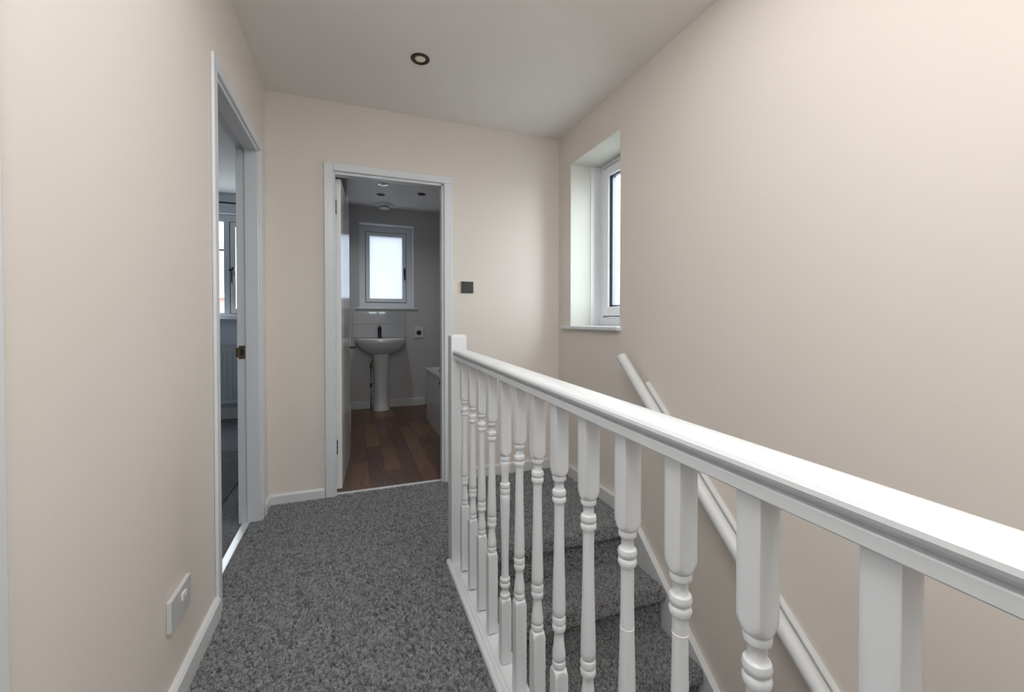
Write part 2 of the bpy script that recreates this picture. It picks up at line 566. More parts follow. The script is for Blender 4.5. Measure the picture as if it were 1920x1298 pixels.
# door_2: bathroom doorway
x0, x1, zt = D2
d2x, d2y = (x0+x1)/2, YB
d2 = tag(empty('door_2', (d2x, d2y, 0)), 'white framed bathroom doorway in the end wall with the door open inwards', 'doorway', kind='structure')
obj('door_lining', rel(d2x, d2y, (x0-0.025, x0, YB-0.001, YB+0.1, 0, zt, 0.001, 1), (x1, x1+0.025, YB-0.001, YB+0.1, 0, zt, 0.001, 1),
                       (x0-0.025, x1+0.025, YB-0.001, YB+0.1, zt, zt+0.025, 0.001, 1)), M['gloss'], d2)
obj('door_stop', rel(d2x, d2y, (x1-0.012, x1, YB+0.0, YB+0.06, 0, zt, 0.002, 1), (x0, x0+0.006, YB+0.0, YB+0.06, 0, zt, 0.002, 1),
                     (x0, x1, YB+0.0, YB+0.06, zt-0.012, zt, 0.002, 1)), M['gloss'], d2)
obj('architrave', rel(d2x, d2y, (x0-0.056, x0-0.004, YB-0.016, YB, 0, zt+0.052, 0.004, 2)), M['gloss'], d2)
obj('architrave', rel(d2x, d2y, (x1+0.004, x1+0.058, YB-0.016, YB, 0, zt+0.0045, 0.004, 2)), M['gloss'], d2)
obj('architrave', rel(d2x, d2y, (x0-0.0045, x1+0.058, YB-0.016, YB, zt+0.004, zt+0.052, 0.004, 2)), M['gloss'], d2)
ts = obj('threshold_strip', rel(d2x, d2y, (x0, x1, YB+0.012, YB+0.042, 0, 0.009, 0.003, 2)), M['strip'], d2)
tag(ts, 'bright metal threshold strip')
for hz in (1.745, 0.235):
    bm = new_bm()
    hx, hy = x0+0.004-d2x, YB+0.0855-d2y
    for k in range(3):
        lathe(bm, [(0.0065, 0), (0.0065, 0.027)], 10, centre=(hx, hy, hz+k*0.031))
    box(bm, hx-0.003, hx-0.001, hy-0.012, hy+0.012, hz, hz+0.09)
    tag(obj('hinge', bm, M['dark_chrome'], d2, 40), 'dark steel butt hinge')

# bathroom door leaf, opened against the side wall; local frame: width along +y, face at x=0
leaf = tag(empty('bathroom_door', (-0.070, 2.872, 0.012), -math.atan2(0.044, 0.66)),
           'open glossy white six-panel door inside the bathroom', 'door')
LW, LH, LT = 0.66, 1.955, 0.035
pans = []
for (za, zb) in ((0.20, 0.78), (0.95, 1.56), (1.66, 1.86)):
    for (ya, yb) in ((0.10, 0.295), (0.365, 0.56)):
        pans.append((ya, yb, za, zb))
bm = new_bm()
ys = [0, 0.10, 0.295, 0.365, 0.56, LW]
zs = [0, 0.20, 0.78, 0.95, 1.56, 1.66, 1.86, LH]
for i in range(5):
    for j in range(7):
        hole = i in (1, 3) and j in (1, 3, 5)
        if hole:
            box(bm, -LT+0.009, -0.009, ys[i], ys[i+1], zs[j], zs[j+1])
        else:
            box(bm, -LT, 0, ys[i], ys[i+1], zs[j], zs[j+1])
bmesh.ops.remove_doubles(bm, verts=bm.verts, dist=1e-5)
obj('door_frame', bm, M['door_gloss'], leaf)
for ya, yb, za, zb in pans:
    bm = new_bm()
    for sgn, xf in ((1, -0.009), (-1, -LT+0.009)):
        A = [(xf, ya+0.001, za+0.001), (xf, yb-0.001, za+0.001), (xf, yb-0.001, zb-0.001), (xf, ya+0.001, zb-0.001)]
        def ins(d, dx): return [(xf+sgn*dx, ya+d, za+d), (xf+sgn*dx, yb-d, za+d), (xf+sgn*dx, yb-d, zb-d), (xf+sgn*dx, ya+d, zb-d)]
        rings(bm, [ins(0.0, 0.009), ins(0.006, 0.008), ins(0.016, 0.0005), ins(0.026, 0.001), ins(0.050, 0.007), ins(0.052, 0.0072)])
    obj('panel', bm, M['door_gloss'], leaf)
hd = new_bm()
box(hd, 0.0, 0.008, 0.585, 0.625, 0.825, 0.985, 0.003, 2)
tag(obj('handle_plate', hd, M['chrome'], leaf), 'chrome handle backplate')
hd = new_bm()
tube(hd, [(0.004, 0.605, 0.86), (0.045, 0.605, 0.86), (0.052, 0.598, 0.86), (0.053, 0.50, 0.862)], 0.008, 12)
tag(obj('handle', hd, M['dark_chrome'], leaf, 50), 'dark chrome lever handle')

# door_3: closed door nearer the viewpoint, only its frame edge shows
y0, y1, zt = D3
d3y = (y0+y1)/2
d3 = tag(empty('door_3', (XL, d3y, 0)), 'closed white door whose frame edge shows at the far left edge', 'doorway', kind='structure')
obj('door_lining', rel(XL, d3y, (XLo, XL+0.001, y0-0.025, y0, 0, zt), (XLo, XL+0.001, y1, y1+0.025, 0, zt),
                       (XLo, XL+0.001, y0-0.025, y1+0.025, zt, zt+0.025)), M['gloss'], d3)
obj('architrave', rel(XL, d3y, (XL, XL+0.018, y0-0.060, y0-0.003, 0, zt+0.058, 0.005, 2)), M['gloss'], d3)
obj('architrave', rel(XL, d3y, (XL, XL+0.018, y1+0.003, y1+0.059, 0, zt+0.058, 0.005, 2)), M['gloss'], d3)
obj('architrave', rel(XL, d3y, (XL, XL+0.017, y0-0.060, y1+0.059, zt+0.003, zt+0.057, 0.005, 2)), M['gloss'], d3)
obj('door_leaf', rel(XL, d3y, (XL-0.05, XL-0.015, y0+0.003, y1-0.003, 0.005, zt-0.003, 0.002, 1)), M['gloss'], d3)


# ------------------------------------------------------------------ windows
def frame_ring(bm, plane, a0, a1, z0, z1, wd, p0, p1, bev=0.004):
    """rectangular ring of member width wd; plane 'x' -> a is y, p is x; plane 'y' -> a is x, p is y"""
    def bb(aa, ab, za, zb):
        if plane == 'x': box(bm, p0, p1, aa, ab, za, zb, bev, 2)
        else: box(bm, aa, ab, p0, p1, za, zb, bev, 2)
    bb(a0, a0+wd, z0, z1)
    bb(a1-wd, a1, z0, z1)
    bb(a0+wd-0.002, a1-wd+0.002, z0, z0+wd)
    bb(a0+wd-0.002, a1-wd+0.002, z1-wd, z1)


# window_1: stair window in the right wall
w1 = tag(empty('window_1'), 'small white casement window in the wall above the stairs', 'window', kind='structure')
FX = 1.647
ya, yb, za, zb = W1
bm = new_bm()
box(bm, FX, 1.715, ya, ya+0.06, za, zb, 0.004, 2)
box(bm, FX, 1.715, yb-0.062, yb, za, zb, 0.004, 2)
box(bm, FX, 1.715, ya+0.058, yb-0.060, za, za+0.060, 0.004, 2)
box(bm, FX, 1.715, ya+0.058, yb-0.060, zb-0.028, zb, 0.004, 2)
obj('window_frame', bm, M['upvc'], w1)
bm = new_bm()
sa, sb, s0, s1 = ya+0.068, yb-0.070, za+0.067, zb-0.036
frame_ring(bm, 'x', sa, sb, s0, s1, 0.062, FX-0.014, FX+0.045, 0.005)
sash = obj('sash', bm, M['upvc'], w1)
bm = new_bm()
frame_ring(bm, 'x', sa-0.006, sb+0.006, s0-0.006, s1+0.006, 0.012, FX-0.006, FX+0.02, 0)
obj('gasket', bm, M['gasket'], w1)
bm = new_bm()
frame_ring(bm, 'x', sa+0.0625, sb-0.0625, s0+0.0625, s1-0.0625, 0.012, FX+0.004, FX+0.030, 0)
box(bm, FX+0.004, FX+0.030, sb-0.0625-0.030, sb-0.0625, s0+0.0625, s1-0.0625)
obj('glazing_spacer', bm, M['spacer'], w1)
obj('glass_pane', B((FX+0.014, FX+0.018, sa+0.064, sb-0.064, s0+0.064, s1-0.064)), M['glass'], w1)
obj('reveal_lining', B((XR+0.16, FX+0.001, yb-0.008, yb+0.001, za, zb), (XR+0.16, FX+0.001, ya-0.001, ya+0.008, za, zb)), M['upvc'], w1)
obj('reveal', B((XR+0.001, FX+0.001, yb-0.003, yb+0.001, za, zb), (XR+0.001, FX+0.001, ya-0.001, ya+0.003, za, zb),
                (XR+0.001, FX+0.001, ya, yb, zb-0.003, zb+0.001)), M['reveal'], w1)
obj('window_sill', B((XR-0.030, FX+0.01, ya-0.012, yb+0.095, za-0.024, za, 0.006, 2)), M['gloss'], w1)
bm = new_bm()
box(bm, FX-0.030, FX-0.014, sa+0.018, sa+0.040, 1.52, 1.64, 0.004, 2)
obj('window_handle', bm, M['chrome'], w1)

# window_2: bathroom window
w2 = tag(empty('window_2'), 'bathroom window with a bright frosted pane above the basin', 'window', kind='structure')
FY = YF+0.15
xa, xb, za, zb = WB
bm = new_bm()
box(bm, xa, 0.146, FY, FY+0.07, za, zb, 0.004, 2)
box(bm, 0.646, xb, FY, FY+0.07, za, zb, 0.004, 2)
box(bm, 0.144, 0.648, FY, FY+0.07, za, 1.313, 0.004, 2)
box(bm, 0.144, 0.648, FY, FY+0.07, 2.201, zb, 0.004, 2)
obj('window_frame', bm, M['upvc'], w2)
bm = new_bm()
frame_ring(bm, 'y', 0.151, 0.641, 1.318, 2.196, 0.046, FY-0.012, FY+0.045, 0.005)
obj('sash', bm, M['upvc'], w2)
bm = new_bm()
frame_ring(bm, 'y', 0.145, 0.647, 1.312, 2.202, 0.012, FY-0.001, FY+0.02, 0)
obj('gasket', bm, M['gasket'], w2)
obj('glass_pane', B((0.194, 0.596, FY+0.010, FY+0.016, 1.360, 2.153)), M['frosted'], w2)
obj('reveal', B((xa-0.001, xa+0.004, YF, FY, za, zb), (xb-0.004, xb+0.001, YF, FY, za, zb), (xa, xb, YF, FY, zb-0.004, zb+0.001)), M['upvc'], w2)
obj('window_sill', B((xa-0.045, xb+0.045, YF-0.022, FY+0.01, za-0.020, za, 0.005, 2)), M['gloss'], w2)
bm = new_bm()
hx = 0.622
box(bm, hx-0.010, hx+0.010, FY-0.022, FY-0.012, 1.64, 1.76, 0.003, 2)
box(bm, hx-0.008, hx+0.008, FY-0.045, FY-0.022, 1.72, 1.75, 0.003, 2)
box(bm, hx-0.009, hx+0.009, FY-0.052, FY-0.042, 1.60, 1.75, 0.004, 2)
tag(obj('window_handle', bm, M['dark_chrome'], w2), 'dark metal window handle')

# window_3: bedroom window
w3 = tag(empty('window_3'), 'bedroom window glimpsed through the left doorway', 'window', kind='structure')
xa, xb, za, zb = WL
FY = YF+0.075
bm = new_bm()
frame_ring(bm, 'y', xa, xb, za, zb, 0.06, FY, FY+0.07)
box(bm, -1.345, -1.275, FY, FY+0.07, za+0.05, zb-0.05, 0.004, 2)
obj('window_frame', bm, M['upvc'], w3)
bm = new_bm()
frame_ring(bm, 'y', -1.280, xb-0.052, za+0.055, zb-0.082, 0.052, FY-0.012, FY+0.045, 0.005)
obj('sash', bm, M['upvc'], w3)
bm = new_bm()
frame_ring(bm, 'y', -1.288, xb-0.046, za+0.049, zb-0.076, 0.014, FY-0.003, FY+0.02, 0)
obj('gasket', bm, M['gasket'], w3)
obj('frame_infill', B((xa+0.05, xb-0.05, FY-0.001, FY+0.05, zb-0.08, zb-0.05)), M['upvc'], w3)
obj('glass_pane', B((-1.232, xb-0.10, FY+0.012, FY+0.016, za+0.10, zb-0.13)), M['glass'], w3)
obj('glass_pane', B((xa+0.055, -1.34, FY+0.012, FY+0.016, za+0.055, zb-0.078)), M['glass'], w3)
obj('glazing_bar', B((xa+0.055, -1.34, FY+0.004, FY+0.03, 1.86, 1.876)), M['spacer'], w3)
obj('window_sill', B((xa-0.04, xb+0.04, YF-0.06, FY+0.01, za-0.030, za, 0.006, 2)), M['gloss'], w3)
bm = new_bm()
box(bm, -1.266, -1.246, FY-0.024, FY-0.012, 1.58, 1.68, 0.003, 2)
box(bm, -1.285, -1.235, FY-0.045, FY-0.024, 1.635, 1.655, 0.003, 2)
box(bm, -1.264, -1.248, FY-0.055, FY-0.040, 1.50, 1.65, 0.004, 2)
tag(obj('window_handle', bm, M['dark_chrome'], w3), 'dark metal window handle')

# added_rear_window: added unseen behind the viewpoint to bring in daylight
w4 = tag(empty('added_rear_window'), 'added window letting daylight in behind the viewpoint', 'window', kind='structure')
bm = new_bm()
frame_ring(bm, 'y', WR[0], WR[1], WR[2], WR[3], 0.06, YR-0.2, YR-0.13)
box(bm, 0.62, 0.68, YR-0.2, YR-0.13, WR[2]+0.05, WR[3]-0.05)
obj('window_frame', bm, M['upvc'], w4)
obj('glass_pane', B((WR[0]+0.055, 0.622, YR-0.17, YR-0.166, WR[2]+0.055, WR[3]-0.055)), M['glass'], w4)
obj('glass_pane', B((0.678, WR[1]-0.055, YR-0.17, YR-0.166, WR[2]+0.055, WR[3]-0.055)), M['glass'], w4)
obj('window_sill', B((WR[0]-0.03, WR[1]+0.03, YR-0.13, YR+0.04, WR[2]-0.02, WR[2], 0.005, 2)), M['gloss'], w4)

# ------------------------------------------------------------------ staircase
SX0, SX1 = XE+0.003, 1.385
RISE, GO = 0.205, 0.237
Y_R1 = 1.875                     # first riser face
stair = tag(empty('staircase', ((SX0+SX1)/2, 0.4, ZD)), 'straight grey carpeted staircase going down beside the balustrade', 'staircase')
sx, sy, sz = (SX0+SX1)/2, 0.4, ZD


def nosing_profile(yr, zt, depth, zb):
    """y,z profile of one carpeted step: riser face at yr, tread top at zt running back +depth, bottom at zb"""
    pr = [(yr+depth, zt), (yr+0.03, zt)]
    c_y, c_z, r = yr-0.004, zt-0.026, 0.026
    for k in range(9):
        a = R(90+k*20)
        pr.append((c_y+r*math.cos(a)*1.15, c_z+r*math.sin(a)))
    pr += [(yr+0.002, zt-0.056), (yr, zt-0.075), (yr, zb), (yr+0.03, zb), (yr+0.03, zt-0.03), (yr+depth, zt-0.03)]
    return pr


step_me = None
for k in range(13):
    zt_ = -RISE*k
    yr_ = Y_R1-GO*k
    if k == 0:
        bm = new_bm()
        pr = nosing_profile(0, 0.0, 0.03, -RISE)
        prism(bm, pr, 'x', SX0-sx, SX1-sx)
        o = obj('step', bm, M['carpet'], stair, 35)
    else:
        if step_me is None:
            bm = new_bm()
            prism(bm, nosing_profile(0, 0.0, GO+0.002, -RISE), 'x', SX0-sx, SX1-sx)
            o = obj('step', bm, M['carpet'], stair, 35)
            step_me = o.data
        else:
            o = bpy.data.objects.new('step', step_me)
            COL.objects.link(o)
            o.parent = stair
    o.location = (0, yr_-sy, zt_-sz)
# wall string: skirting level, then falling with the pitch
SL = RISE/GO
ys0 = 1.925
def zs(y): return 0.074+(y-ys0)*SL
bm = new_bm()
pts = [(YB-0.001, 0.074), (YB-0.001, -0.02), (2.0, -0.30), (2.0-2.9, -0.30-2.9*SL), (2.0-2.9, zs(2.0-2.9)), (ys0, 0.074)]
prism(bm, pts, 'x', SX1, XR-0.0005)
for v in bm.verts: v.co -= Vector((sx, sy, sz))
st = obj('wall_string', bm, M['gloss_dull'], stair)
tag(st, 'white painted stair string and skirting')


# ------------------------------------------------------------------ carpet pile (tufts scattered over the carpet with geometry nodes)
def tuft_mesh():
    rnd = random.Random(3)
    bm = new_bm()
    for k in range(6):
        a = 2*math.pi*k/6+rnd.uniform(-0.4, 0.4)
        r0 = rnd.uniform(0.0004, 0.0022)
        ln = rnd.uniform(0.007, 0.0105)
        lean = rnd.uniform(0.15, 0.75)
        rs = []
        for q in range(4):
            f = q/3
            off = r0+ln*lean*f*f*0.7
            cx, cy, cz = off*math.cos(a+f*0.7), off*math.sin(a+f*0.7), ln*f*(1-0.25*lean*f)
            rr = 0.00105*(1-0.45*f)
            rs.append([(cx+rr*math.cos(2.1*j+a), cy+rr*math.sin(2.1*j+a), cz) for j in range(3)])
        rings(bm, rs)
    me = bpy.data.meshes.new('carpet_tuft')
    bm.to_mesh(me)
    bm.free()
    me.materials.append(M['pile'])
    return bpy.data.objects.new('carpet_tuft', me)


tuft = tuft_mesh()


def pile_nodes(density, seed):
    g = bpy.data.node_groups.new('carpet_pile_scatter', 'GeometryNodeTree')
    g.interface.new_socket('Geometry', in_out='INPUT', socket_type='NodeSocketGeometry')
    g.interface.new_socket('Geometry', in_out='OUTPUT', socket_type='NodeSocketGeometry')
    N = g.nodes.new
    gi, go = N('NodeGroupInput'), N('NodeGroupOutput')
    d = N('GeometryNodeDistributePointsOnFaces')
    d.inputs['Density'].default_value = density
    d.inputs['Seed'].default_value = seed
    oi = N('GeometryNodeObjectInfo')
    oi.inputs['Object'].default_value = tuft
    oi.inputs['As Instance'].default_value = True
    ip = N('GeometryNodeInstanceOnPoints')
    rv = N('FunctionNodeRandomValue')
    rv.data_type = 'FLOAT_VECTOR'
    rv.inputs[0].default_value = (-0.45, -0.45, 0)
    rv.inputs[1].default_value = (0.45, 0.45, 6.283)
    er = N('FunctionNodeEulerToRotation')
    rr = N('FunctionNodeRotateRotation')
    rr.rotation_space = 'LOCAL'
    sc = N('FunctionNodeRandomValue')
    sc.data_type = 'FLOAT'
    sc.inputs[2].default_value = 0.75
    sc.inputs[3].default_value = 1.25
    L = g.links.new
    L(gi.outputs[0], d.inputs['Mesh'])
    L(d.outputs['Points'], ip.inputs['Points'])
    L(oi.outputs['Geometry'], ip.inputs['Instance'])
    L(rv.outputs[0], er.inputs[0])
    L(d.outputs['Rotation'], rr.inputs['Rotation'])
    L(er.outputs[0], rr.inputs['Rotate By'])
    L(rr.outputs[0], ip.inputs['Rotation'])
    L(sc.outputs[1], ip.inputs['Scale'])
    L(ip.outputs['Instances'], go.inputs[0])
    return g


PN = pile_nodes(42000, 1)
bm = new_bm()


def quad(bm, *p):
    bm.faces.new([bm.verts.new(q) for q in p])


quad(bm, (XL+0.018, -0.35, 0), (XE-0.086, -0.35, 0), (XE-0.086, 1.80, 0), (XL+0.018, 1.80, 0))
quad(bm, (XL+0.012, 1.80, 0), (XE-0.07, 1.80, 0), (XE-0.07, 1.905, 0), (XL+0.012, 1.905, 0))
quad(bm, (XL+0.012, 1.905, 0), (XR-0.032, 1.905, 0), (XR-0.032, YB-0.016, 0), (XL+0.012, YB-0.016, 0))
quad(bm, (XL-0.045, D1[0]+0.016, 0), (XL+0.012, D1[0]+0.016, 0), (XL+0.012, D1[1]-0.016, 0), (XL-0.045, D1[1]-0.016, 0))
quad(bm, (D2[0]+0.008, YB-0.016, 0), (D2[1]-0.014, YB-0.016, 0), (D2[1]-0.014, YB+0.010, 0), (D2[0]+0.008, YB+0.010, 0))
cpile = tag(obj('carpet_pile', bm, M['pile'], floor), kind='stuff')
md = cpile.modifiers.new('pile', 'NODES')
md.node_group = PN
bm = new_bm()
for k in range(5):
    pr = nosing_profile(0, 0.0, 0.03 if k == 0 else GO-0.004, -RISE)[:15]
    yy, zz = Y_R1-GO*k-sy, -RISE*k-sz
    for a, b in zip(pr[:-1], pr[1:]):
        quad(bm, (SX0-sx+0.003, a[0]+yy, a[1]+zz), (SX0-sx+0.003, b[0]+yy, b[1]+zz), (SX1-sx-0.004, b[0]+yy, b[1]+zz), (SX1-sx-0.004, a[0]+yy, a[1]+zz))
bmesh.ops.remove_doubles(bm, verts=bm.verts, dist=1e-5)
spile = tag(obj('carpet_pile', bm, M['pile'], stair), kind='stuff')
md = spile.modifiers.new('pile', 'NODES')
md.node_group = PN

# ------------------------------------------------------------------ balustrade
XB0 = 0.435
SH = 0.0196                      # gentle rise of the rail away from the viewpoint
bal = tag(empty('balustrade', (XB0, 1.0, 0)), 'white painted landing balustrade with turned spindles and a moulded handrail', 'balustrade')
# base rail
bm = new_bm()
pr = [(-0.056, -0.002), (-0.057, 0.010), (-0.055, 0.017), (-0.050, 0.0215), (-0.043, 0.0225), (-0.036, 0.019), (-0.032, 0.0165),
      (-0.028, 0.017), (-0.022, 0.022), (0.030, 0.022), (0.034, 0.018), (0.034, -0.002)]
prism(bm, pr, 'y', -0.62-1.0, 1.832-1.0)
obj('base_rail', bm, M['gloss'], bal, 30)
# handrail (moulded), slightly rising
bm = new_bm()
hp = [(0.0, 0.9190), (0.012, 0.9186), (0.022, 0.9170), (0.0285, 0.9140), (0.0320, 0.9095), (0.0325, 0.9045), (0.0300, 0.9000), (0.0250, 0.8980),
      (0.0185, 0.8970), (0.0170, 0.8912), (0.0250, 0.8902), (0.0262, 0.8888), (0.0255, 0.8755), (0.0235, 0.8735)]
pr = hp + [(-a, b) for a, b in reversed(hp[1:])]
t = bmesh.new()
Ya, Yb_ = -0.62, 1.80
A = [t.verts.new((a, Ya-1.0, b+SH*Ya)) for a, b in pr]
Bv = [t.verts.new((a, Yb_-1.0, b+SH*Yb_)) for a, b in pr]
t.faces.new(A); t.faces.new(Bv[::-1])
for i in range(len(pr)):
    t.faces.new((A[i], Bv[i], Bv[(i+1) % len(pr)], A[(i+1) % len(pr)]))
bmesh.ops.recalc_face_normals(t, faces=t.faces)
merge(bm, t)
obj('handrail', bm, M['gloss'], bal, 26)


def sqr(th, s):
    c, q = abs(math.cos(th)), abs(math.sin(th))
    return s/max(c, q)


def newel_mesh():
    bm = new_bm()
    box(bm, -0.0345, 0.0345, -0.0345, 0.0345, -0.26, 1.003, 0.003, 2)
    rs = []
    for z, s in ((1.0, 0.0335), (1.004, 0.0345), (1.010, 0.0325), (1.014, 0.028), (1.016, 0.018)):
        rs.append([(a*s, b*s, z) for a, b in ((-1, -1), (1, -1), (1, 1), (-1, 1))])
    rings(bm, rs)
    return bm


o = obj('newel_post', newel_mesh(), M['gloss'], bal)
o.location = (-0.003, 1.836-1.0, 0)
o2 = bpy.data.objects.new('newel_post', o.data)
COL.objects.link(o2); o2.parent = bal
o2.location = (0.0015, -0.65-1.0, -0.04)

S = 0.016
# z' profile between the squares: (z, round radius)
TURN = [(0.7085, 0.0128), (0.7075, 0.0150), (0.7035, 0.0157), (0.6985, 0.0150), (0.6965, 0.0122), (0.6945, 0.0108), (0.686, 0.0105), (0.679, 0.0108), (0.6775, 0.0120),
        (0.6755, 0.0148), (0.6695, 0.0163), (0.6635, 0.0150), (0.6615, 0.0128), (0.6595, 0.0148), (0.654, 0.0161), (0.6485, 0.0148), (0.6465, 0.0115),
        (0.640, 0.0112), (0.600, 0.0112), (0.540, 0.0120), (0.480, 0.0134), (0.430, 0.0147), (0.405, 0.0151), (0.392, 0.0148), (0.3885, 0.0122),
        (0.3865, 0.0148), (0.380, 0.0159), (0.3735, 0.0150), (0.3715, 0.0126), (0.3695, 0.0148), (0.363, 0.0159), (0.3565, 0.0146), (0.3545, 0.0112),
        (0.350, 0.0108), (0.338, 0.0110), (0.322, 0.0126), (0.306, 0.0148), (0.295, 0.0154), (0.2895, 0.0146), (0.2872, 0.0122),
        (0.285, 0.0148), (0.279, 0.0159), (0.2735, 0.0148), (0.2715, 0.0124)]


def baluster_mesh(flip=False, ring=None, n=32):
    """square blocks at both ends with a turned shaft between; z'=0.02 (base rail) .. 0.876 (rail)"""
    ths = sorted([2*math.pi*j/24 for j in range(24)]+[R(45+90*q+d_) for q in range(4) for d_ in (-3, 3)])
    T = TURN
    FS = 0.908
    prof = []
    prof.append((0.900, 'sq', 9))
    prof.append((0.7245, 'sq', 9))
    prof.append((0.7205, 'sq', 0.0210))
    prof.append((0.7165, 'sq', 0.0193))
    prof.append((0.7125, 'sq', 0.0176))
    prof.append((0.7115, 'sq', 0.0165))
    prof.append((0.7100, 'r', 0.0125))
    for z, r in T: prof.append((z, 'r', r))
    prof.append((0.2700, 'r', 0.0125))
    prof.append((0.2680, 'sq', 0.0160))
    prof.append((0.2665, 'sq', 0.0176))
    prof.append((0.2620, 'sq', 0.0198))
    prof.append((0.2575, 'sq', 0.0216))
    prof.append((0.2535, 'sq', 9))
    prof.append((0.000, 'sq', 9))
    rs = []
    for z, kd, r in prof:
        if kd == 'sq':
            ring_ = [(min(sqr(a, S), r, S*1.372)*math.cos(a), min(sqr(a, S), r, S*1.372)*math.sin(a), z) for a in ths]
        else:
            ring_ = [(r*math.cos(a), r*math.sin(a), z) for a in ths]
        rs.append(ring_)
    if flip:
        rs = [[(x_, y_, FS-z_) for x_, y_, z_ in r_] for r_ in rs][::-1]
        rs[0] = [(x_, y_, 0.900) for x_, y_, z_ in rs[0]]
        rs[-1] = [(x_, y_, 0.0) for x_, y_, z_ in rs[-1]]
    bm = new_bm()
    rings(bm, rs)
    return bm


ys_b = [1.718, 1.591, 1.467, 1.347, 1.215, 1.095, 0.971, 0.851, 0.724, 0.597, 0.473, 0.351, 0.223]
proto = None
for k, yb in enumerate(ys_b):
    if k == 0 or k == 4:
        o = obj('baluster', baluster_mesh(k == 4), M['gloss'], bal, 38)
        if k == 0: proto = o
        else: tag(o, 'spindle fitted upside down, its long square block at the foot')
    else:
        o = proto.copy()
        COL.objects.link(o)
        o.parent = bal
    dz = SH*yb
    # squares reach from the base rail to the underside of the handrail
    o.location = (0, yb-1.0, dz-0.022)
    o.location.z = dz
    if k == 9 or k == 10:
        zr = {9: 0.552-dz, 10: 0.629-dz}[k]
        rb = {9: 0.0119, 10: 0.0111}[k]
        bm = new_bm()
        lathe(bm, [(rb, zr-0.0015), (rb+0.0006, zr), (rb, zr+0.0015)], 28)
        rr = obj('repair_seam', bm, M['repair'], o, 40)
        tag(rr, 'thin raised paint seam around the shaft')

# ------------------------------------------------------------------ wall handrail down the stairs
wh = tag(empty('wall_handrail', (XR, 0.95, 0.0)), 'round white handrail sloping down the right wall on a backing batten', 'handrail')
cs, ck = 0.92, -0.857
def hz_(y): return cs*y+ck
bm = new_bm()
tube(bm, [(1.337-XR, y-0.95, hz_(y)) for y in (1.893, 1.5, 1.0, 0.4, -0.6)], 0.0265, 24)
bmesh.ops.bevel(bm, geom=[e for e in bm.edges if e.is_boundary], offset=0.001, affect='EDGES')
obj('rail', bm, M['gloss_dull'], wh, 50)
bm = new_bm()
def bz(y): return 0.927*y-0.870
A = []
for y in (1.765, -0.6):
    top, bot = bz(y), bz(y)-0.085
    A.append([(1.393-XR, y-0.95, bot), (1.393-XR, y-0.95, top-0.006), (1.397-XR, y-0.95, top), (XR-XR, y-0.95, top), (0, y-0.95, bot)])
rings(bm, A)
obj('batten', bm, M['gloss_dull'], wh)
for y in (1.62, 0.75, -0.1):
    bm = new_bm()
    tube(bm, [(1.395-XR, y-0.95, hz_(y)-0.03), (1.36-XR, y-0.95, hz_(y)-0.04), (1.340-XR, y-0.95, hz_(y)-0.018)], 0.006, 10)
    obj('bracket', bm, M['steel'], wh, 40)

# ------------------------------------------------------------------ wall and ceiling fittings of the landing
# socket
sk = tag(empty('wall_socket', (XL, 1.437, 0.279)), 'white double-width switched outlet plate low on the left wall', 'wall socket')
bm = new_bm()
box(bm, 0, 0.012, -0.074, 0.072, -0.043, 0.043, 0.002, 2)
obj('faceplate', bm, M['socket'], sk)
bm = new_bm()
box(bm, 0.012, 0.016, -0.006, 0.016, 0.004, 0.024, 0.002, 2)
box(bm, 0.012, 0.0155, 0.020, 0.030, 0.006, 0.020, 0.001, 1)
tag(obj('rocker_switch', bm, M['lens_bright'], sk), 'bright white rocker')
# dark switch plate
sw = tag(empty('dark_switch_plate', (0.7225, YB, 1.304)), 'dark grey square switch plate on the end wall right of the doorway', 'light switch')
bm = new_bm()
box(bm, -0.0425, 0.0425, -0.009, 0, -0.0385, 0.0385, 0.002, 2)
obj('faceplate', bm, M['dark_grey_plastic'], sw)
bm = new_bm()
box(bm, -0.030, 0.030, -0.011, -0.009, -0.028, 0.028, 0.001, 1)
obj('rocker_switch', bm, M['dark_grey_plastic'], sw)


def downlight(x, y, z, r, ringm, lensm, label, group=None):
    e = tag(empty('ceiling_downlight', (x, y, z)), label, 'ceiling light', group)
    bm = new_bm()
    n = 32
    prof = [(r, 0), (r, -0.003), (r*0.93, -0.006), (r*0.62, -0.005), (r*0.55, -0.001), (r*0.53, 0.0)]
    rs = [[(q*math.cos(2*math.pi*j/n), q*math.sin(2*math.pi*j/n), zz) for j in range(n)] for q, zz in prof]
    rings(bm, rs, cap=False)
    obj('trim_ring', bm, ringm, e, 40)
    bm = new_bm()
    lathe(bm, [(r*0.57, -0.0005), (r*0.54, -0.0035), (r*0.3, -0.006), (0.002, -0.0065)], 24)
    obj('lens', bm, lensm, e, 60)
    bm = new_bm()
    for k in range(5):
        a = 2*math.pi*k/5
        lathe(bm, [(r*0.09, -0.0055), (r*0.06, -0.0085), (0.001, -0.009)], 8, centre=(r*0.32*math.cos(a), r*0.32*math.sin(a), 0))
    obj('led_cluster', bm, M['lens_bright'] if lensm is M['lens_bright'] else M['dark_grey_plastic'] if lensm is M['black'] else M['lens'], e, 60)
    return e


